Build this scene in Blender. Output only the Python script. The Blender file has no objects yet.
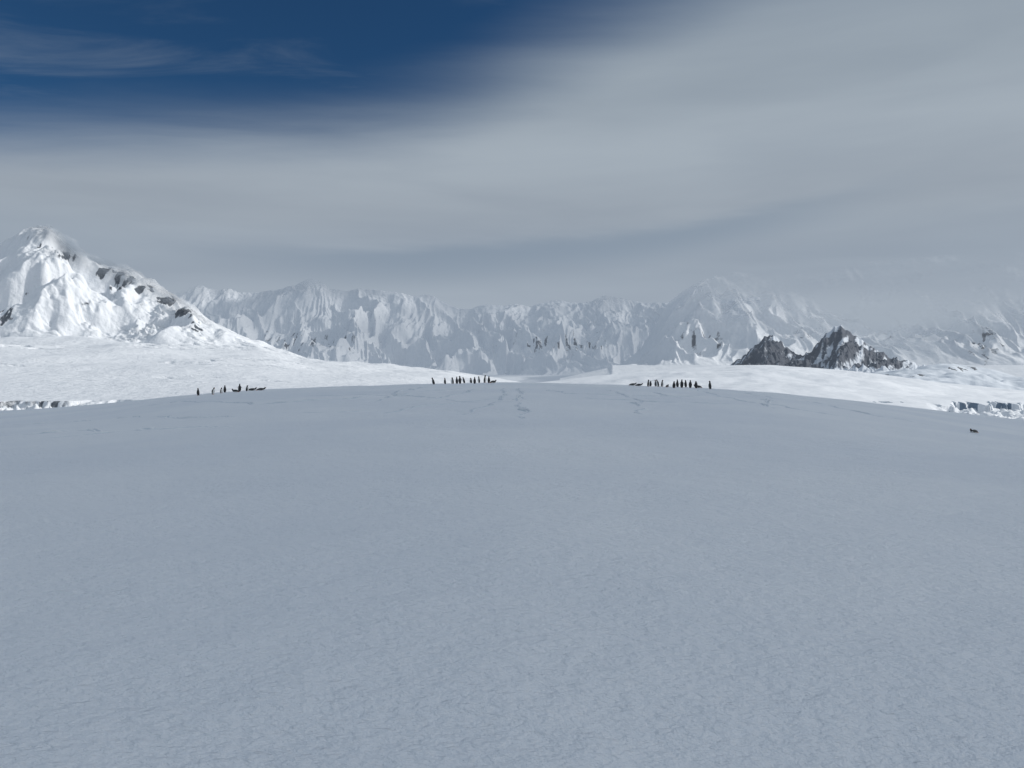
import bpy, math, random, bmesh
import numpy as np
from mathutils import Vector
from mathutils.bvhtree import BVHTree
random.seed(4); rng=np.random.RandomState(7)
F=768.0; EYE=1.6
scene=bpy.context.scene
AZ=math.radians(86); EL=math.radians(28)
sd=Vector((math.cos(EL)*math.sin(AZ),math.cos(EL)*math.cos(AZ),math.sin(EL)))
# ---------------- noise ----------------
_perm=rng.permutation(256); _perm=np.concatenate([_perm,_perm,_perm])
_ang=rng.rand(256)*2*np.pi; _gx=np.cos(_ang); _gy=np.sin(_ang)
def perlin(x,y,seed=0):
    x=np.asarray(x,float)+seed*17.31; y=np.asarray(y,float)+seed*9.77
    xi=np.floor(x).astype(int); yi=np.floor(y).astype(int)
    xf=x-xi; yf=y-yi
    u=xf**3*(xf*(xf*6-15)+10); v=yf**3*(yf*(yf*6-15)+10)
    def g(ix,iy,dx,dy):
        h=_perm[(_perm[ix&255]+iy)&255]
        return _gx[h]*dx+_gy[h]*dy
    a=g(xi,yi,xf,yf); b=g(xi+1,yi,xf-1,yf); c=g(xi,yi+1,xf,yf-1); d=g(xi+1,yi+1,xf-1,yf-1)
    return ((a*(1-u)+b*u)*(1-v)+(c*(1-u)+d*u)*v)*1.5
def fbm(x,y,o=4,seed=0,gain=.5):
    s=0;a=1;f=1
    for i in range(o):
        s=s+a*perlin(x*f,y*f,seed+i*3); a*=gain; f*=2.03
    return s
def ridged(x,y,o=4,seed=0,gain=.5):
    s=0;a=1;f=1;n=0;w=1
    for i in range(o):
        r=1-np.abs(perlin(x*f,y*f,seed+i*5)); r=r*r
        s=s+a*r*w; w=np.clip(r*1.4,0,1); n+=a; a*=gain; f*=2.07
    return s/n
def sstep(a,b,x):
    t=np.clip((x-a)/(b-a),0,1); return t*t*(3-2*t)
def prof(tab,sm=0):
    xs=np.array([p[0] for p in tab],float); ys=np.array([p[1] for p in tab],float)
    dx=np.arange(xs[0]-200,xs[-1]+200,1.0); dy=np.interp(dx,xs,ys)
    if sm>0:
        k=np.exp(-0.5*(np.arange(-3*sm,3*sm+1)/sm)**2); k/=k.sum()
        p=np.pad(dy,3*sm,mode='edge'); dy=np.convolve(p,k,'valid')
    return lambda px: np.interp(px,dx,dy)
def hz(row,dep): return EYE+(384-row)/F*dep
# ---------------- mesh helper ----------------
def grid(name,X,Y,Z,mat,attrs={}):
    r,c=X.shape
    co=np.stack([X,Y,Z],-1).reshape(-1,3).astype(np.float32)
    i=np.arange(r*c).reshape(r,c)
    q=np.stack([i[:-1,:-1],i[:-1,1:],i[1:,1:],i[1:,:-1]],-1).reshape(-1,4)
    me=bpy.data.meshes.new(name)
    me.vertices.add(len(co)); me.vertices.foreach_set('co',co.ravel())
    me.loops.add(q.size); me.loops.foreach_set('vertex_index',q.ravel().astype(np.int32))
    me.polygons.add(len(q)); me.polygons.foreach_set('loop_start',np.arange(0,q.size,4,dtype=np.int32))
    me.polygons.foreach_set('use_smooth',np.ones(len(q),bool))
    me.update(calc_edges=True); me.validate()
    for k,v in attrs.items():
        a=me.attributes.new(k,'FLOAT','POINT'); a.data.foreach_set('value',np.clip(v,0,1).astype(np.float32).ravel())
    ob=bpy.data.objects.new(name,me); scene.collection.objects.link(ob)
    me.materials.append(mat)
    return ob
# ---------------- materials ----------------
def N(nt,t,**kw):
    n=nt.nodes.new(t)
    for k,v in kw.items(): setattr(n,k,v)
    return n
def mathn(nt,op,a,b=None,c=None,clamp=False):
    n=nt.nodes.new('ShaderNodeMath'); n.operation=op; n.use_clamp=clamp
    for i,v in enumerate([a,b,c]):
        if v is None: continue
        if isinstance(v,(int,float)): n.inputs[i].default_value=v
        else: nt.links.new(v,n.inputs[i])
    return n.outputs[0]
def mixc(nt,f,a,b,typ='MIX'):
    n=nt.nodes.new('ShaderNodeMix'); n.data_type='RGBA'; n.blend_type=typ
    for s,v in ((n.inputs[0],f),(n.inputs[6],a),(n.inputs[7],b)):
        if isinstance(v,(int,float)): s.default_value=v
        elif isinstance(v,tuple): s.default_value=(*v,1)
        else: nt.links.new(v,s)
    return n.outputs[2]
def noise(nt,vec,scale,detail=4,rough=.5,dist=0):
    n=N(nt,'ShaderNodeTexNoise'); n.inputs['Scale'].default_value=scale
    n.inputs['Detail'].default_value=detail; n.inputs['Roughness'].default_value=rough
    n.inputs['Distortion'].default_value=dist
    nt.links.new(vec,n.inputs['Vector']); return n.outputs['Fac']
def smap(nt,v,a,b,c=0.,d=1.):
    n=N(nt,'ShaderNodeMapRange',interpolation_type='SMOOTHSTEP')
    nt.links.new(v,n.inputs[0])
    for i,k in enumerate((a,b,c,d)): n.inputs[i+1].default_value=k
    return n.outputs[0]
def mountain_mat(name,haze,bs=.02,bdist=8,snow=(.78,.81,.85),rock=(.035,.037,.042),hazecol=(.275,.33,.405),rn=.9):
    m=bpy.data.materials.new(name); m.use_nodes=True; nt=m.node_tree; nt.nodes.clear()
    out=N(nt,'ShaderNodeOutputMaterial'); b=N(nt,'ShaderNodeBsdfPrincipled')
    b.inputs['Roughness'].default_value=.75; b.inputs['Specular IOR Level'].default_value=.2
    geo=N(nt,'ShaderNodeNewGeometry'); P=geo.outputs['Position']
    ra=N(nt,'ShaderNodeAttribute',attribute_name='rock').outputs['Fac']
    mi=N(nt,'ShaderNodeAttribute',attribute_name='mist').outputs['Fac']
    n1=noise(nt,P,bs,5,.65); n2=noise(nt,P,bs*.25,4,.6)
    rk=mathn(nt,'ADD',ra,mathn(nt,'MULTIPLY',mathn(nt,'SUBTRACT',n1,.5),rn))
    rk=smap(nt,rk,.42,.58)
    rcol=mixc(nt,n1,tuple(v*.6 for v in rock),tuple(v*2.2 for v in rock))
    scol=mixc(nt,n2,tuple(v*.93 for v in snow),snow)
    nt.links.new(mixc(nt,rk,scol,rcol),b.inputs['Base Color'])
    bp=N(nt,'ShaderNodeBump'); bp.inputs['Strength'].default_value=.8; bp.inputs['Distance'].default_value=bdist
    nt.links.new(n1,bp.inputs['Height']); nt.links.new(bp.outputs[0],b.inputs['Normal'])
    em=N(nt,'ShaderNodeEmission'); em.inputs[0].default_value=(*hazecol,1)  # constant aerial haze painted in as emission mixed over the surface
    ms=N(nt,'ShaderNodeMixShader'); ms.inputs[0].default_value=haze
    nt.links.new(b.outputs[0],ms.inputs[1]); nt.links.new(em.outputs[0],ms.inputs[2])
    tr=N(nt,'ShaderNodeBsdfTransparent')
    mf=mathn(nt,'ADD',mi,mathn(nt,'MULTIPLY',mathn(nt,'MULTIPLY',mathn(nt,'SUBTRACT',n2,.5),.8),mathn(nt,'MULTIPLY',mi,mathn(nt,'SUBTRACT',2.,mi))),None,True)
    ms2=N(nt,'ShaderNodeMixShader'); nt.links.new(mf,ms2.inputs[0])
    nt.links.new(ms.outputs[0],ms2.inputs[1]); nt.links.new(tr.outputs[0],ms2.inputs[2])
    nt.links.new(ms2.outputs[0],out.inputs[0])
    return m
def plain(name,col,rough=.6):
    m=bpy.data.materials.new(name); m.use_nodes=True; nt=m.node_tree; b=nt.nodes['Principled BSDF']
    tc=N(nt,'ShaderNodeTexCoord'); n=noise(nt,tc.outputs['Object'],25,3)
    nt.links.new(mixc(nt,n,tuple(v*.75 for v in col),tuple(min(1,v*1.2) for v in col)),b.inputs['Base Color'])
    b.inputs['Roughness'].default_value=rough
    return m
def snow_mat():
    m=bpy.data.materials.new('wind_packed_snow'); m.use_nodes=True; nt=m.node_tree; b=nt.nodes['Principled BSDF']
    geo=N(nt,'ShaderNodeNewGeometry'); P=geo.outputs['Position']
    mp=N(nt,'ShaderNodeMapping'); mp.inputs['Rotation'].default_value=(0,0,.25); mp.inputs['Scale'].default_value=(1,1.5,1)
    nt.links.new(P,mp.inputs[0]); V=mp.outputs[0]
    a=noise(nt,V,11,3,.55,.2); c=noise(nt,V,34,3,.6); d=noise(nt,V,1.6,3,.5); e=noise(nt,P,.09,4,.5)
    h=mathn(nt,'ADD',mathn(nt,'MULTIPLY',a,1.),mathn(nt,'ADD',mathn(nt,'MULTIPLY',c,.4),mathn(nt,'MULTIPLY',d,2.0)))
    bp=N(nt,'ShaderNodeBump'); bp.inputs['Strength'].default_value=1; bp.inputs['Distance'].default_value=.037
    nt.links.new(h,bp.inputs['Height']); nt.links.new(bp.outputs[0],b.inputs['Normal'])
    col=mixc(nt,smap(nt,e,.35,.65),(.79,.825,.87),(.86,.885,.91))
    col=mixc(nt,smap(nt,mathn(nt,'ADD',mathn(nt,'MULTIPLY',c,.5),mathn(nt,'MULTIPLY',a,.5)),.38,.62,0,.3),col,(.72,.765,.82))
    nt.links.new(col,b.inputs['Base Color']); b.inputs['Roughness'].default_value=.7
    b.inputs['Specular IOR Level'].default_value=.25
    return m
SNOW=snow_mat()
# ---------------- foreground / ground ----------------
YC=75.
crest=prof([(-600,440),(-200,425),(0,413),(60,409),(130,402),(200,394),(260,390),(330,387),(430,384),(512,382.5),(560,383.5),(640,385.5),(710,388.5),(780,394),(850,401),(920,410),(1024,424),(1200,438),(1700,450)],14)
def ground_h(x,y):
    u=np.clip(x/np.maximum(y,2.),-3,3)
    px=512+u*F
    zc=hz(crest(px),YC)
    t=np.clip(y/YC,0,1)
    s=t*t*(3-2*t)
    d=np.maximum(y-YC,0); k=.0016
    z=zc*s-(40+zc)*(k*d*d/40)/(1+k*d*d/40)
    near=np.exp(-np.maximum(np.hypot(x,y)-60,0)/60)
    z=z+near*(.10*fbm(x/7,y/4,3,2)+.02*fbm(x/1.2,y/.7,2,5)*np.exp(-np.hypot(x,y)/25))
    far=sstep(150,900,np.hypot(x,y))*(y<0)
    z=z-far*30-sstep(150,900,np.abs(x))*(y<200)*(y>=0)*20
    return z
a=7.
def axis(lo,hi,n): return a*np.sinh(np.linspace(math.asinh(lo/a),math.asinh(hi/a),n))
gx=axis(-42000,42000,700); gy=axis(-3000,60000,760)
X,Y=np.meshgrid(gx,gy); Z=ground_h(X,Y)
ground=grid('snow_ground',X,Y,Z,SNOW)
co=np.stack([X,Y,Z],-1).reshape(-1,3)
sel=(Y>-1)&(Y<140)&(np.abs(X)<130)
idx=np.arange(X.size).reshape(X.shape)
rr=np.where(sel.any(1))[0]; cc=np.where(sel.any(0))[0]
sub=idx[rr[0]:rr[-1]+1,cc[0]:cc[-1]+1]
vs=[Vector(v) for v in co[sub.ravel()]]; R,C=sub.shape
ii=np.arange(R*C).reshape(R,C)
fs=np.stack([ii[:-1,:-1],ii[:-1,1:],ii[1:,1:],ii[1:,:-1]],-1).reshape(-1,4).tolist()
bvh=BVHTree.FromPolygons(vs,fs)
def gz(x,y):
    h=bvh.ray_cast(Vector((x,y,50)),Vector((0,0,-1)))
    return h[0].z if h[0] is not None else float(ground_h(np.array(x),np.array(y)))
def shoot(px,row):
    d=Vector(((px-512)/F,1,(384-row)/F)).normalized()
    h=bvh.ray_cast(Vector((0,0,EYE)),d,130)
    return h[0]
# ---------------- fan terrain ----------------
def fan(px0,px1,nx,deps):
    px=np.linspace(px0,px1,nx); PX,D=np.meshgrid(px,deps); return PX,D,(PX-512)/F*D
def rowof(Z,D): return 384-(Z-EYE)/D*F
def gauss(px,row,cx,cy,sx,sy): return np.exp(-((px-cx)/sx)**2-((row-cy)/sy)**2)
# ---- left mountain
cr=prof([(-400,300),(-150,275),(-60,258),(0,247),(12,241),(22,234),(34,229),(46,227),(58,231),(72,242),(84,250),(98,257),(112,260),(124,264),(138,271),(160,287),(185,304),(210,320),(240,335),(270,348),(300,358),(340,363),(400,366.5),(450,371),(500,379),(560,390),(700,400)],2)
ap=prof([(-400,335),(0,334),(60,336),(120,339),(180,343),(230,347),(270,353),(300,361),(340,366),(400,370),(450,375),(500,382),(560,392),(700,402)],10)
toe=prof([(-400,404),(0,402),(100,400),(200,396),(300,392),(400,391),(500,393),(700,400)],10)
deps=np.concatenate([np.linspace(900,1080,60),np.linspace(1085,2600,260),np.linspace(2605,3520,330),np.linspace(3530,4300,40)])
PX,D,X=fan(-380,620,900,deps)
warp=120*fbm(X/900,D/900,2,11)
dc=3500.; da=2650.+warp*.6
zc=hz(cr(PX),dc); za=hz(ap(PX),2650.); zt=hz(toe(PX),1000.)
t1=np.clip((D-1000)/(da-1000),0,1); t2=np.clip((D-da)/(dc-da),0,1)
Z=zt+(za-zt)*(t1**1.25)
face=np.clip((zc-za)/300,0,1)
step=.16*np.tanh(6*(perlin(X/480+.2*perlin(X/90,D/90,4),D/210,12)))*np.sin(np.pi*t2)
Z=Z+(zc-za)*np.clip(t2**.95+step,0,1)
env=np.sin(np.pi*np.clip(t2,0,1))**.6*face
wx=X+90*fbm(X/350,D/350,3,3)+.35*(D-3000)
rg=ridged(wx/520,D/700,4,21,.45)
rg2=ridged(X/150,D/200,4,23,.5)
Z=Z+env*(150*(rg-.55)+30*(rg2-.5))+ (t2>0)*face*10*fbm(X/50,D/50,4,31)*np.clip(t2*4,0,1)
brk=sstep(-.05,.35,fbm(X/260,D/200,2,37))*face*np.clip(t2*5,0,1)*(1-sstep(.5,.8,t2))
Z=Z+brk*22*(ridged(X/60,D/28,3,38)-.5)*2
Z=Z+ t1*(1-t2)*20*fbm(X/420,D/300,3,41)*sstep(0,.3,t1)
cre=ridged(X/170,D/55,3,51); Z=Z-15*sstep(.62,.85,cre)*t1*(1-t2)*sstep(.1,.3,t1)*(1-sstep(250,340,PX))*sstep(-.15,.3,perlin(X/380,D/300,52))
back=np.clip((D-dc)/800,0,1); Z=Z-(Z+45)*back**1.2
cl=1000+40*fbm(X/70,D*0+1,4,61)
cliffw=(1-sstep(50,110,PX))
f=sstep(-4,4,cl-D); Z=Z-f*cliffw*(12+9*fbm(X/14,D/14,3,66)); Z=Z-60*sstep(50,90,cl-D)
Row=rowof(Z,D)
sn=ridged(X/80,D/200,4,71); sn2=fbm(X/38,D/60,4,75)
rock=np.zeros_like(Z)
for cx,cy,sx,sy,w in [(26,237,12,5,.6),(70,257,16,6,.8),(48,246,16,5,.55),(105,273,13,7,.9),(124,279,12,9,.95),(118,288,12,5,.65),(146,290,13,6,.8),(165,301,14,6,.95),(183,313,14,6,.95),(198,325,10,6,.9),(5,310,11,16,.9),(22,294,18,4,.45),(140,306,22,5,.44),(92,303,22,4,.42)]:
    rock=np.maximum(rock,w*gauss(PX,Row,cx,cy,sx,sy))
rock=rock*(.60+.85*sn2+.3*(sn>.5)) * (t2>0)
rock=np.maximum(rock, .56*cliffw*(1-sstep(6,16,np.abs(cl-D+2)))*(perlin(X/10,D/40,5)>0))
mline=prof([(-400,200),(-20,214),(20,218),(40,223),(58,232),(75,247),(95,258),(120,266),(150,280),(175,292),(200,300),(240,305),(260,300)],6)
mist=1-sstep(-10,30,Row-mline(PX)+11*fbm(X/200,D/200,3,81))
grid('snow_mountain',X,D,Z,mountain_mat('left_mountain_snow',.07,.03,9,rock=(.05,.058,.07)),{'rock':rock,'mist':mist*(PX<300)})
# ---- far range
cr=prof([(-300,300),(100,290),(150,292),(178,292),(190,286),(200,285),(215,290),(228,288),(240,293),(262,292),(280,289),(296,285),(308,278),(318,280),(330,288),(348,291),(360,288),(376,290),(395,292),(412,296),(430,294),(442,301),(456,308),(470,309),(485,304),(500,306),(515,304),(530,307),(548,301),(560,300),(572,303),(590,302),(604,295),(618,297),(640,302),(660,303),(700,300),(900,290),(1400,280)],2)
deps=np.concatenate([np.linspace(5200,6900,60),np.linspace(6910,9050,500),np.linspace(9070,10500,30)])
PX,D,X=fan(60,760,1150,deps)
dc=9000.; db=6900.+350*fbm(X/1300,D*0,2,7)
zc=hz(cr(PX),dc); zb=hz(375.,7000.)
t=np.clip((D-db)/(dc-db),0,1)
Z=zb*sstep(5200,6900,D)-50*(1-sstep(5200,6900,D))+(zc-zb)*(.4*t+.6*t**1.8)
env=np.clip(np.sin(np.pi*t**.85),0,1)**.6
wq=fbm(X/800,D/800,3,13)
wx=X+380*wq-.5*(D-7000); wx2=X+.55*(D-7000)+260*fbm(X/600,D/600,3,14)
r1=ridged(wx/1250,D/3000,2,15); r2=ridged(wx2/400,D/1700,2,16); r3=ridged((wx*.5+wx2*.5)/120,D/1100,3,17)
r4=ridged((X+.25*wx2)/62,D/700,2,18)
Z=Z+env*(400*(r1-.6)+210*(r2-.6)+80*(r3-.5)+26*(r4-.5))+env*8*fbm(X/100,D/160,4,18)
Z=Z+np.clip(t*3,0,1)*9*fbm(X/60,D/60,3,19)
Z=Z-(Z+50)*np.clip((D-dc)/1400,0,1)
Row=rowof(Z,D)
rock=.60*(fbm(X/50,D/180,4,22)>.30)*env*gauss(PX,Row,300,342,120,22)+.60*gauss(PX,Row,560,342,90,18)*(fbm(X/50,D/180,4,24)>.31)
ml=prof([(60,300),(150,298),(180,288),(210,281),(250,278),(350,274),(480,283),(600,287),(650,291),(760,280)],8)
mist=1-sstep(-8,26,Row-ml(PX)+8*fbm(X/400,D/400,3,83))
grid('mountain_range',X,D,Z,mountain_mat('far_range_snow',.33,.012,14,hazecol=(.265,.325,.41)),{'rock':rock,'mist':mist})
# ---- right massif
cr=prof([(560,380),(610,372),(640,350),(655,325),(668,303),(680,293),(695,284),(705,279),(720,276),(735,272),(760,274),(800,272),(860,262),(950,255),(1100,250),(1500,260)],2)
deps=np.concatenate([np.linspace(3600,4700,40),np.linspace(4710,6550,400),np.linspace(6570,7800,30)])
PX,D,X=fan(560,1400,900,deps)
dc=6500.; db=4900.+200*fbm(X/1200,D*0,2,27)
zc=hz(cr(PX),dc); zb=np.minimum(hz(366.,4900.),zc)
t=np.clip((D-db)/(dc-db),0,1)
Z=zb*sstep(3600,4700,D)-50*(1-sstep(3600,4700,D))+(zc-zb)*(.5*t+.5*t**1.6)
env=np.clip(np.sin(np.pi*t**.85),0,1)**.8*np.clip((zc-zb)/300,0,1)
wq=fbm(X/600,D/600,3,33)
wx=X+240*wq-.5*(D-5000); wx2=X+.5*(D-5000)+170*fbm(X/400,D/400,3,34)
r1=ridged(wx/1000,D/2400,2,35); r2=ridged(wx2/300,D/1300,2,36); r3=ridged((wx*.5+wx2*.5)/95,D/800,3,37)
Z=Z+env*(230*(r1-.6)+120*(r2-.6)+50*(r3-.5))+env*9*fbm(X/80,D/100,4,38)
line=703+64*(1-t)+5*perlin(D/300,D*0,39); dd=PX-line
Z=Z+260*env*np.exp(-np.abs(dd)/24)
Z=Z-(Z+50)*np.clip((D-dc)/1200,0,1)
Row=rowof(Z,D)
rock=.6*gauss(PX,Row,700,340,40,25)*(fbm(X/50,D/100,4,42)>.3)+.66*gauss(PX,Row,985,345,25,30)*(fbm(X/50,D/90,4,43)>.15)+.6*gauss(PX,Row,800,335,25,12)*(fbm(X/50,D/90,4,44)>.3)
ml=prof([(560,262),(670,294),(700,299),(740,307),(770,315),(800,328),(850,344),(880,348),(920,344),(960,333),(1000,325),(1060,312),(1400,300)],10)
mist=1-sstep(-34,42,Row-ml(PX)+20*fbm(X/450,D/450,4,85))
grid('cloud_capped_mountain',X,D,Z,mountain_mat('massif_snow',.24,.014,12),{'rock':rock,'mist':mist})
# ---- nunatak
cr=prof([(680,378),(720,370),(735,363),(750,350),(760,342),(766,336),(774,335),(780,341),(786,346),(795,353),(804,355),(812,350),(820,341),(828,331),(836,327),(842,326),(850,334),(858,338),(866,343),(878,350),(890,357),(905,361),(925,366),(950,372),(1000,380)],1)
deps=np.concatenate([np.linspace(2300,3120,260),np.linspace(3125,3500,25)])
PX,D,X=fan(680,1000,560,deps)
dc=3100.; zc=hz(cr(PX)+2.4*fbm(PX/6,D*0,4,45),dc)
t=np.clip((D-2400)/(dc-2400),0,1); zb=np.minimum(hz(380.,2400.),zc)
Z=zb+(zc-zb)*(.4*t+.6*t**2)
env=np.sin(np.pi*t**.9)**.8*np.clip((zc-zb)/120,0,1)
rr_=ridged((X-.5*D)/150,D/420,4,46)
Z=Z+env*(95*(rr_-.5)+14*fbm(X/22,D/22,4,47))
Z=Z-60*(1-sstep(2300,2400,D)); Z=Z-(Z+50)*np.clip((D-dc)/400,0,1)
Row=rowof(Z,D)
rock=(.52+.5*(rr_-.35)+.30*fbm((X-.6*D)/26,D/160,3,48))*sstep(0,7,374-Row)*sstep(.12,.3,t)
rock=rock*(1-sstep(890,945,PX))
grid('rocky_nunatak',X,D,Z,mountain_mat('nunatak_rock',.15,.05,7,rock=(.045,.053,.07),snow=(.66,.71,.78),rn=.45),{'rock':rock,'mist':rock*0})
# ---- right rear snow hill
cr=prof([(780,392),(840,382),(870,377),(900,373),(930,367),(955,364),(975,368),(995,373),(1015,379),(1040,381),(1100,374),(1200,368),(1500,372)],5)
deps=np.concatenate([np.linspace(1500,2200,160),np.linspace(2210,2800,20)])
PX,D,X=fan(780,1500,420,deps)
zc=hz(cr(PX),2150.); t=np.clip((D-1500)/650,0,1); zb=-40.
Z=zb+(zc-zb)*np.sin(t*np.pi/2)+np.sin(np.pi*t)*20*fbm(X/180,D/120,4,52)
Z=Z-(Z+50)*np.clip((D-2150)/600,0,1)
Row=rowof(Z,D); rock=.7*(fbm(X/30,D/40,4,53)>.1)*gauss(PX,Row,960,369,28,4)+.66*(fbm(X/50,D/30,4,54)>.25)*gauss(PX,Row,900,376,40,4)
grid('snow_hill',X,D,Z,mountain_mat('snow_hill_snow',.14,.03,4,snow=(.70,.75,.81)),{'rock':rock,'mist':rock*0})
# ---- right glacier
cr=prof([(400,400),(480,391),(520,385),(570,380),(600,376.5),(640,373),(680,369),(720,366),(760,365),(800,367),(850,371.5),(900,377.5),(950,384),(1024,391),(1100,396),(1400,402)],8)
deps=np.concatenate([np.linspace(420,540,20),np.linspace(542,660,110),np.linspace(663,960,180),np.linspace(965,1400,25)])
PX,D,X=fan(400,1400,860,deps)
zc=hz(cr(PX),900.); zf=-20.-(PX-900)*.004
t=np.clip((D-520)/380,0,1)
Z=zf+(zc-zf)*np.sin(t*np.pi/2)**1.0+ 4.0*fbm(X/120,D/60,4,55)*np.sin(np.pi*t)
Z=Z-(Z+50)*np.clip((D-900)/480,0,1)**1.5
cl=600+26*fbm(X/32,D*0+3,5,56)
w=sstep(925,950,PX); f=sstep(-1.5,1.5,cl-D)
Z=Z-f*w*(4.5+3.5*fbm(X/9,D/9,3,57)); Z=Z-40*sstep(60,110,600-D)
rock=.64*w*(1-sstep(2,7,np.abs(cl-D+1)))*(perlin(X/5,D/20,8)>0)
Row=rowof(Z,D)
rock=np.maximum(rock,.66*gauss(PX,Row,900,402,45,1.6)*(fbm(X/10,D/30,3,58)>.05))
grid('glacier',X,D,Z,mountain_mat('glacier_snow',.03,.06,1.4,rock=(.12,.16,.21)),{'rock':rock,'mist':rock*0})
# ---------------- penguin ----------------
BLK=plain('penguin_black',(.018,.019,.022),.5); WHT=plain('penguin_white',(.75,.75,.73),.6); ORG=plain('penguin_orange',(.55,.17,.04),.5)
FS=1
def penguin_mesh(name,spine,beak,flip=.25,lying=False):
    V=[];Fc=[];M=[]
    S=14; n=len(spine)
    pts=[Vector((0,s[0],s[1])) for s in spine]
    for i,s in enumerate(spine):
        tg=(pts[min(i+1,n-1)]-pts[max(i-1,0)]).normalized()
        nr=tg.cross(Vector((1,0,0))).normalized()
        for k in range(S):
            an=2*math.pi*k/S
            V.append(pts[i]+Vector((1,0,0))*s[2]*math.cos(an)+nr*s[3]*math.sin(an))
    for i in range(n-1):
        for k in range(S):
            k2=(k+1)%S; Fc.append((i*S+k,i*S+k2,(i+1)*S+k2,(i+1)*S+k))
            an=2*math.pi*(k+.5)/S
            front=math.sin(an)*FS<-.3
            M.append(1 if front and 1<=i<n-5 else 0)
    Fc.append(tuple(range(S))[::-1]); M.append(0)
    Fc.append(tuple((n-1)*S+k for k in range(S))); M.append(0)
    def chain(pl,mat,rad,flat,SS=8):
        base=len(V)
        for p,(ra,rb) in zip(pl,rad):
            for k in range(SS):
                an=2*math.pi*k/SS; V.append(Vector(p)+flat[0]*ra*math.cos(an)+flat[1]*rb*math.sin(an))
        for i in range(len(pl)-1):
            for k in range(SS):
                k2=(k+1)%SS; Fc.append((base+i*SS+k,base+i*SS+k2,base+(i+1)*SS+k2,base+(i+1)*SS+k)); M.append(mat)
        Fc.append(tuple(base+(len(pl)-1)*SS+k for k in range(SS))); M.append(mat)
    b0=Vector(beak[0]); b1=Vector(beak[1]); dv=(b1-b0).normalized(); s1=dv.cross(Vector((0,0,1))).normalized(); s2=s1.cross(dv)
    chain([b0,b0.lerp(b1,.45),b0.lerp(b1,.85),b1],2,[(.016,.018),(.012,.013),(.007,.007),(.002,.002)],(s1,s2))
    Xa=Vector((1,0,0));Ya=Vector((0,1,0));Za=Vector((0,0,1))
    if not lying:
        for sx in(-1,1):
            sh=Vector((sx*.085,0,.47)); out=Vector((sx*math.sin(flip),.12,-math.cos(flip))).normalized(); nn=out.cross(Ya).normalized(); yy=nn.cross(out)
            L=.24
            chain([sh,sh+out*L*.3,sh+out*L*.65,sh+out*L*.9,sh+out*L],0,[(.028,.012),(.036,.01),(.03,.008),(.018,.005),(.005,.002)],(yy,nn))
            for tx in(-.025,0,.025):
                chain([(sx*.055,.0,.03),(sx*.055+tx*.5,-.05,.02),(sx*.055+tx,-.10,.008)],2,[(.022,.03),(.014,.014),(.006,.006)],(Xa,Za))
        chain([(0,.07,.08),(0,.13,.03),(0,.18,.01)],0,[(.04,.03),(.03,.012),(.012,.004)],(Xa,Za))
    else:
        for sx in(-1,1):
            sh=Vector((sx*.09,-.14,.12)); out=Vector((sx*.75,.6,-.28)).normalized(); nn=out.cross(Ya).normalized(); yy=nn.cross(out)
            chain([sh,sh+out*.08,sh+out*.16,sh+out*.21,sh+out*.24],0,[(.028,.012),(.036,.01),(.03,.008),(.018,.005),(.004,.002)],(yy,nn))
            chain([(sx*.05,.28,.06),(sx*.055,.36,.04),(sx*.06,.41,.03)],2,[(.02,.02),(.03,.012),(.012,.006)],(Xa,Za))
        chain([(0,.3,.1),(0,.38,.09),(0,.45,.07)],0,[(.04,.03),(.03,.012),(.012,.004)],(Xa,Za))
    me=bpy.data.meshes.new(name); me.from_pydata([tuple(v) for v in V],[],Fc)
    for m in(BLK,WHT,ORG): me.materials.append(m)
    me.polygons.foreach_set('material_index',M); me.polygons.foreach_set('use_smooth',[True]*len(Fc)); me.update()
    return me
stand=[(.07,.03,.02,.02),(.05,.06,.08,.08),(.02,.14,.12,.115),(0,.25,.135,.13),(-.005,.36,.125,.115),(0,.46,.10,.09),(0,.53,.07,.068),(-.003,.58,.054,.056),(-.012,.63,.052,.060),(-.012,.67,.044,.05),(-.008,.70,.02,.022)]
P0=penguin_mesh('penguin_standing',stand,((0,-.055,.645),(0,-.125,.64)),.18)
lean=[(s[0]-.25*max(0,s[1]-.15)**1.2,s[1]*.97,s[2],s[3]) for s in stand]
P1=penguin_mesh('penguin_leaning',lean,((0,-.19,.60),(0,-.25,.56)),.3)
P2=penguin_mesh('penguin_flippers_out',stand,((0,-.05,.66),(0,-.11,.69)),.75)
hun=[(s[0],s[1]*(.86 if s[1]>.2 else 1),s[2]*1.08,s[3]*1.08) for s in stand]
P3=penguin_mesh('penguin_hunched',hun,((0,-.06,.55),(0,-.12,.52)),.12)
lie=[(.36,.10,.02,.02),(.30,.10,.07,.06),(.18,.12,.11,.10),(.04,.13,.13,.12),(-.10,.135,.125,.115),(-.20,.15,.10,.095),(-.27,.18,.07,.07),(-.31,.22,.055,.057),(-.335,.26,.052,.058),(-.35,.295,.043,.048),(-.355,.32,.02,.02)]
P4=penguin_mesh('penguin_lying',lie,((0,-.39,.275),(0,-.46,.27)),.2,lying=True)
group=[(199,0),(213,1),(222,3),(226,0),(236,4),(240,2),(248,3),(251,4),(260,4),(434,1),(446,0),(452,3),(457,0),(460,2),(465,1),(470,3),(475,0),(480,0),(484,2),(489,0),(493,4),
   (633,4),(638,4),(648,0),(651,3),(655,0),(659,1),(663,0),(668,4),(673,3),(677,0),(682,2),(686,0),(691,1),(696,3),(699,4),(709,0)]
meshes=[P0,P1,P2,P3,P4]
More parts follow.
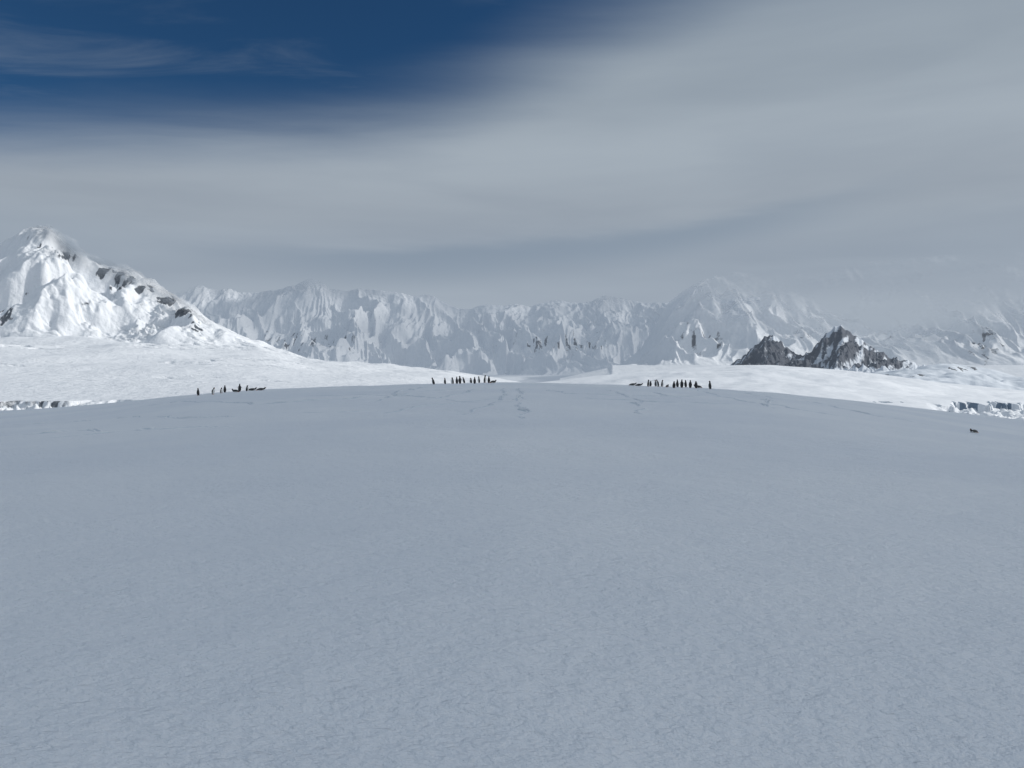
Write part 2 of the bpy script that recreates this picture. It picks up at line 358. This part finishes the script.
for k,(px,mi) in enumerate(group):
    d=YC-2+random.uniform(-6,2.0)
    px=px+random.uniform(-1.2,1.2)
    x=(px-512)/F*d
    ob=bpy.data.objects.new('penguin',meshes[mi]); scene.collection.objects.link(ob)
    s=random.uniform(.86,1.14); ob.scale=(s,s,s)
    ob.location=(x,d,gz(x,d)-.015*s); ob.rotation_euler=(0,0,random.choice([1.4,-1.5,3.0,2.6,2.2,-2.3])+random.uniform(-.4,.4))
h=shoot(974,433)
ob=bpy.data.objects.new('penguin',P4); scene.collection.objects.link(ob); ob.location=(h.x,h.y,gz(h.x,h.y)-.02); ob.rotation_euler=(0,0,-1.1); ob.scale=(.8,.8,.8)
# ---------------- tracks ----------------
tr=bpy.data.materials.new('trampled_snow'); tr.use_nodes=True; nt=tr.node_tree; b=nt.nodes['Principled BSDF']
at=N(nt,'ShaderNodeAttribute',attribute_name='berm').outputs['Fac']
geo=N(nt,'ShaderNodeNewGeometry'); n_=noise(nt,geo.outputs['Position'],12,3,.6)
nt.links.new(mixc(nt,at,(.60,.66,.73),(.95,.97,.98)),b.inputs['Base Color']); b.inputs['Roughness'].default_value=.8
bp=N(nt,'ShaderNodeBump'); bp.inputs['Distance'].default_value=.04; nt.links.new(n_,bp.inputs['Height']); nt.links.new(bp.outputs[0],b.inputs['Normal'])
TV=[];TF=[];TA=[]
def track(pts,w=.16,hgt=.05,bright=1.):
    W=[shoot(*p) for p in pts]; W=[v for v in W if v is not None]
    if len(W)<2: return
    dense=[]
    for p,q in zip(W[:-1],W[1:]):
        n=max(2,int((q-p).length/.2))
        for i in range(n): dense.append(p.lerp(q,i/n))
    ar=np.array([[v.x,v.y] for v in dense]); m=len(ar)
    if m<8: return
    ks=15; k=np.ones(ks)/ks
    sm=np.stack([np.convolve(np.pad(ar[:,j],ks//2,mode='edge'),k,'valid') for j in(0,1)],1)
    s=np.arange(m)*.2; sd_=random.random()*50
    off=.45*fbm(s/3,s*0+sd_,2,3)+.10*fbm(s/.6,s*0+sd_,2,4)
    tg=np.gradient(sm,axis=0); tg/=np.linalg.norm(tg,axis=1,keepdims=True)+1e-9; nr=np.stack([-tg[:,1],tg[:,0]],1)
    base=len(TV)
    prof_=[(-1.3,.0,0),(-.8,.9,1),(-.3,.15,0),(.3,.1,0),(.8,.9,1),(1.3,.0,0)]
    fade=np.clip(np.minimum(np.arange(m),np.arange(m)[::-1])/20,0,1)
    for i in range(m):
        gap=float(np.clip(.8+1.4*perlin(s[i]/1.7,sd_+8),0,1))*fade[i]
        ww=w*(.45+.55*gap)*(1+.5*perlin(s[i]/.5,sd_)); hh=hgt*gap*max(.0,.6+1.2*float(perlin(s[i]/.45,sd_+3)))
        for o,hf,al in prof_:
            x=sm[i,0]+nr[i,0]*(off[i]+o*ww*.6); y=sm[i,1]+nr[i,1]*(off[i]+o*ww*.6)
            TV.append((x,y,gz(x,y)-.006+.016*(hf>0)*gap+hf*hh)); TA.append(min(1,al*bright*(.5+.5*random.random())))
    for i in range(m-1):
        for j in range(5): TF.append((base+i*6+j,base+i*6+j+1,base+(i+1)*6+j+1,base+(i+1)*6+j))
T=[([(0,441),(60,437),(120,431),(190,429),(262,427)],.42,.12,2),([(0,433),(70,431),(100,430),(150,430)],.3,.1,2),
([(140,406),(200,402),(280,404),(350,398),(420,392),(470,387)],.2,.05,.6),([(380,418),(400,411),(440,404),(480,400),(520,398)],.2,.05,.7),
([(517,388),(520,395),(519,402),(524,410),(523,424)],.20,.07,.9),([(430,387),(400,392),(375,405)],.2,.05,.7),
([(600,388),(620,393),(640,400),(636,410),(660,418)],.15,.05,.7),([(560,396),(620,400),(700,403),(760,405)],.2,.05,.6),
([(745,392),(770,398),(765,406),(785,412)],.20,.07,.9),([(800,400),(850,410),(900,420),(960,430)],.18,.04,.6),([(270,412),(330,413),(400,408)],.2,.05,.9),
([(490,386),(470,392),(440,398),(400,402)],.18,.04,.6),([(700,390),(730,398),(800,410),(880,422)],.18,.04,.6),([(0,425),(120,418),(260,417)],.2,.05,1.2),
([(260,398),(330,395),(400,396),(460,402),(540,404)],.18,.04,.7),([(540,388),(570,394),(640,396),(720,397)],.18,.04,.7),([(500,388),(508,394),(500,400),(480,410),(440,417)],.15,.04,.6),([(620,390),(660,394),(690,400)],.16,.04,.6)]
for p,w,hh,br in T: track(p,w,hh,br)
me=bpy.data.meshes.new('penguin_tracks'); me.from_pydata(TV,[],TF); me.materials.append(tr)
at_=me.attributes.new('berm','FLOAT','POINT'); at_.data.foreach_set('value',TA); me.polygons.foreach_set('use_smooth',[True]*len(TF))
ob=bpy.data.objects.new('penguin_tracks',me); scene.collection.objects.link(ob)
# ---------------- sun, unseen shade clouds ----------------
L=bpy.data.lights.new('sun','SUN'); L.energy=2.9; L.angle=math.radians(.5); L.color=(1,.965,.91)
lo=bpy.data.objects.new('sun',L); scene.collection.objects.link(lo); lo.rotation_euler=sd.to_track_quat('Z','Y').to_euler()
def cloud_mat(name,thick):
    m=bpy.data.materials.new(name); m.use_nodes=True; nt=m.node_tree; b=nt.nodes['Principled BSDF']
    b.inputs['Base Color'].default_value=(.9,.9,.92,1); b.inputs['Roughness'].default_value=1
    geo=N(nt,'ShaderNodeNewGeometry'); n=noise(nt,geo.outputs['Position'],.0012,3,.5)
    tp=N(nt,'ShaderNodeBsdfTransparent'); ms=N(nt,'ShaderNodeMixShader')
    nt.links.new(smap(nt,n,.35,.65,thick[0],thick[1]),ms.inputs[0]); nt.links.new(tp.outputs[0],ms.inputs[1]); nt.links.new(b.outputs[0],ms.inputs[2])
    nt.links.new(ms.outputs[0],nt.nodes['Material Output'].inputs[0]); return m
def cloud(rx,ry,rz,center,mat,seed):
    bm=bmesh.new(); bmesh.ops.create_icosphere(bm,subdivisions=5,radius=1)
    cv=np.array([v.co[:] for v in bm.verts])
    dsp=1+.22*fbm(cv[:,0]*2+cv[:,2],cv[:,1]*2-cv[:,2],4,seed)
    for v,dv in zip(bm.verts,dsp): v.co=Vector((v.co.x*rx*dv,v.co.y*ry*dv,v.co.z*rz*dv))
    for f_ in bm.faces: f_.smooth=True
    me=bpy.data.meshes.new('cloud'); bm.to_mesh(me); bm.free(); me.materials.append(mat)
    o=bpy.data.objects.new('cloud',me); scene.collection.objects.link(o); o.location=center
cloud(330,300,45,Vector((0,30,0))+sd*900,cloud_mat('cloud_vapour',(.95,.995)),91)  # kept out of frame, set sunward to shade the foreground snow
cloud(3300,1700,250,Vector((-900,8100,500))+sd*15500,cloud_mat('thin_cloud_vapour',(.25,.60)),95)  # added out of frame, semi-transparent to dim the sun on the far range
# ---------------- world ----------------
w=bpy.data.worlds.new('World'); scene.world=w; w.use_nodes=True; nt=w.node_tree; nt.nodes.clear()
out=N(nt,'ShaderNodeOutputWorld')
sky=N(nt,'ShaderNodeTexSky',sky_type='NISHITA'); sky.sun_disc=False; sky.sun_elevation=EL; sky.sun_rotation=AZ; sky.air_density=.8; sky.dust_density=.1; sky.ozone_density=3
bg=N(nt,'ShaderNodeBackground'); bg.inputs[1].default_value=.05
nt.links.new(mixc(nt,1.,sky.outputs[0],(.38,.76,1.0),'MULTIPLY'),bg.inputs[0])
tc=N(nt,'ShaderNodeTexCoord'); G=tc.outputs['Generated']
sp=N(nt,'ShaderNodeSeparateXYZ'); nt.links.new(G,sp.inputs[0]); x,y,z=sp.outputs
zz=mathn(nt,'MAXIMUM',z,.03); Xp=mathn(nt,'DIVIDE',x,zz); Yp=mathn(nt,'DIVIDE',y,zz)
cb=N(nt,'ShaderNodeCombineXYZ'); nt.links.new(Xp,cb.inputs[0]); nt.links.new(Yp,cb.inputs[1]); CP=cb.outputs[0]
mr=N(nt,'ShaderNodeMapRange'); nt.links.new(Xp,mr.inputs[0]); mr.inputs[1].default_value=-3; mr.inputs[2].default_value=3
cv_=N(nt,'ShaderNodeFloatCurve'); nt.links.new(mr.outputs[0],cv_.inputs['Value'])
c=cv_.mapping.curves[0]
pts=[(-3,3.2),(-1.96,3.15),(-1.2,3.1),(-.42,2.92),(.09,2.42),(.49,1.86),(.9,1.2),(1.6,.5),(3,.0)]
c.points[0].location=((pts[0][0]+3)/6,pts[0][1]/4); c.points[1].location=((pts[-1][0]+3)/6,pts[-1][1]/4)
for p in pts[1:-1]: c.points.new((p[0]+3)/6,p[1]/4)
cv_.mapping.update()
edge=mathn(nt,'MULTIPLY',cv_.outputs[0],4.)
mp=N(nt,'ShaderNodeMapping'); mp.inputs['Rotation'].default_value=(0,0,.25); mp.inputs['Scale'].default_value=(.45,1.5,1); nt.links.new(CP,mp.inputs[0])
nz=noise(nt,mp.outputs[0],1.1,6,.55,.3)
dlt=mathn(nt,'ADD',mathn(nt,'SUBTRACT',Yp,edge),mathn(nt,'MULTIPLY',mathn(nt,'SUBTRACT',nz,.5),.6))
deck=smap(nt,dlt,-.6,.6)
over=smap(nt,Yp,.7,1.3,1,0)
mask=mathn(nt,'MAXIMUM',deck,over)
mpw=N(nt,'ShaderNodeMapping'); mpw.inputs['Rotation'].default_value=(0,0,.12); mpw.inputs['Scale'].default_value=(.9,2.6,1); mpw.inputs['Location'].default_value=(2.3,.9,0); nt.links.new(CP,mpw.inputs[0])
wisp=mathn(nt,'MULTIPLY',smap(nt,noise(nt,mpw.outputs[0],1.2,7,.6,.6),.44,.85),.26)
mask=mathn(nt,'MAXIMUM',mask,wisp)
mp2=N(nt,'ShaderNodeMapping'); mp2.inputs['Scale'].default_value=(1.0,1.0,6.5); mp2.inputs['Rotation'].default_value=(0,-.09,0); nt.links.new(G,mp2.inputs[0])
n2=noise(nt,mp2.outputs[0],1.5,4,.45,.2)
n3=noise(nt,mp2.outputs[0],3.4,5,.5,.3)
wv=mathn(nt,'ADD',z,mathn(nt,'MULTIPLY',mathn(nt,'SUBTRACT',n2,.5),.06))
rp=N(nt,'ShaderNodeValToRGB'); nt.links.new(wv,rp.inputs[0]); el=rp.color_ramp; el.interpolation='EASE'
st=[(0,(.355,.415,.485)),(.10,(.35,.405,.475)),(.16,(.31,.365,.435)),(.22,(.325,.375,.435)),(.29,(.35,.405,.465)),(.36,(.305,.36,.42)),(.47,(.235,.29,.36)),(.62,(.31,.37,.44)),(1,(.40,.47,.56))]
el.elements[0].position=st[0][0]; el.elements[0].color=(*st[0][1],1); el.elements[1].position=st[-1][0]; el.elements[1].color=(*st[-1][1],1)
for p_,c_ in st[1:-1]:
    e=el.elements.new(p_); e.color=(*c_,1)
cc_=mixc(nt,1.,rp.outputs[0],mixc(nt,smap(nt,n3,.25,.75),(.945,.95,.96),(1.055,1.05,1.04)),'MULTIPLY')
dp=N(nt,'ShaderNodeVectorMath',operation='DOT_PRODUCT'); nt.links.new(G,dp.inputs[0]); dp.inputs[1].default_value=tuple(sd)
cc_=mixc(nt,smap(nt,dp.outputs['Value'],.70,1.),cc_,(1.15,1.15,1.15))
uu=mathn(nt,'DIVIDE',x,mathn(nt,'MAXIMUM',y,.1)); vv=mathn(nt,'DIVIDE',z,mathn(nt,'MAXIMUM',y,.1))
ctr=mathn(nt,'ADD',.172,mathn(nt,'ADD',mathn(nt,'MULTIPLY',uu,.08),mathn(nt,'MULTIPLY',mathn(nt,'MULTIPLY',uu,uu),.2)))
dv=mathn(nt,'ADD',mathn(nt,'SUBTRACT',vv,ctr),mathn(nt,'MULTIPLY',mathn(nt,'SUBTRACT',n3,.5),.04))
g=mathn(nt,'MULTIPLY',smap(nt,dv,-.045,0.),smap(nt,dv,0.,.02,1,0))
win=mathn(nt,'MULTIPLY',smap(nt,uu,-.5,-.1),smap(nt,uu,.2,.62,1,0))
g=mathn(nt,'MULTIPLY',mathn(nt,'MULTIPLY',g,win),mathn(nt,'GREATER_THAN',y,0.))
cc_=mixc(nt,mathn(nt,'MULTIPLY',g,.55),cc_,(.205,.27,.355))
bg2=N(nt,'ShaderNodeBackground'); nt.links.new(cc_,bg2.inputs[0]); bg2.inputs[1].default_value=1.
ms=N(nt,'ShaderNodeMixShader'); nt.links.new(mask,ms.inputs[0]); nt.links.new(bg.outputs[0],ms.inputs[1]); nt.links.new(bg2.outputs[0],ms.inputs[2])
nt.links.new(ms.outputs[0],out.inputs[0])
# ---------------- mist drifting round the peaks ----------------
def mist_sheet(name,px0,px1,r0,r1,dep,alphaf,col,bulge):
    px=np.linspace(px0,px1,180); rw=np.linspace(r1,r0,120); PX,RW=np.meshgrid(px,rw)
    u=(PX-px0)/(px1-px0); v=(RW-r0)/(r1-r0)
    D=dep-bulge*np.sin(np.pi*u)*np.sin(np.pi*v)
    XX=(PX-512)/F*D; ZZ=hz(RW,D)
    edge=np.clip(np.minimum.reduce([u,1-u,v,1-v])*7,0,1)
    A=alphaf(PX,RW,XX,ZZ)*edge*edge*(3-2*edge)
    m=bpy.data.materials.new(name+'_vapour'); m.use_nodes=True; nt=m.node_tree; nt.nodes.clear()
    o=N(nt,'ShaderNodeOutputMaterial'); e=N(nt,'ShaderNodeEmission'); e.inputs[0].default_value=(*col,1)  # scattered light of the mist put in as flat emission
    at=N(nt,'ShaderNodeAttribute',attribute_name='density').outputs['Fac']
    geo=N(nt,'ShaderNodeNewGeometry'); n=noise(nt,geo.outputs['Position'],2./bulge,4,.6,.5)
    al=mathn(nt,'MULTIPLY',at,smap(nt,n,.2,.65,.55,1.),None,True)
    tp=N(nt,'ShaderNodeBsdfTransparent'); s=N(nt,'ShaderNodeMixShader')
    nt.links.new(al,s.inputs[0]); nt.links.new(tp.outputs[0],s.inputs[1]); nt.links.new(e.outputs[0],s.inputs[2]); nt.links.new(s.outputs[0],o.inputs[0])
    grid(name,XX,D,ZZ,m,{'density':A})
rl=prof([(0,250),(45,226),(75,241),(110,260),(160,287),(210,318),(260,340)],5)
def a1(PX,RW,XX,ZZ):
    d=RW-rl(PX); n=fbm(XX/130,ZZ/90,4,101)
    up=np.exp(-((d+2)/np.where(d<-2,34.,17.))**2)
    band=up*sstep(38,70,PX)*(1-sstep(150,240,PX))*1.0
    cap=np.exp(-((PX-48)/36)**2-((RW-224)/13)**2)*.8
    return np.clip((band+cap)*(.95+1.0*n),0,.93)
mist_sheet('mist',-30,320,140,370,2560,a1,(.47,.525,.59),60)
def a2(PX,RW,XX,ZZ):
    n=fbm(XX/40+.4*ZZ/40,ZZ/30,4,111)
    return np.clip(.6*np.exp(-((PX-42)/24)**2-((RW-196+.2*(PX-42))/14)**2)*(1+1.6*n),0,.6)
mist_sheet('wispy_cloud',-20,120,140,245,3400,a2,(.19,.24,.31),60)
tl=prof([(640,274),(700,292),(760,306),(820,326),(880,336),(960,326),(1060,310),(1400,300)],12)
def a3(PX,RW,XX,ZZ):
    n=fbm(XX/420,ZZ/170,4,121)
    top=sstep(225,262,RW+10*n)
    return top*np.clip(.95*(1-sstep(-14,44,RW-tl(PX)+18*n))*sstep(690,790,PX)+.5*(1-sstep(-16,46,RW-tl(PX)))*sstep(650,720,PX),0,.95)
mist_sheet('mist',600,1300,200,372,4400,a3,(.37,.425,.495),150)
# ---------------- camera ----------------
cd=bpy.data.cameras.new('camera'); cd.lens=27; cd.sensor_width=36; cd.clip_start=.05; cd.clip_end=150000
cam=bpy.data.objects.new('camera',cd); scene.collection.objects.link(cam); cam.location=(0,0,EYE); cam.rotation_euler=(math.pi/2,0,0)
scene.camera=cam
scene.view_settings.view_transform='Standard'; scene.view_settings.look='None'; scene.view_settings.exposure=0
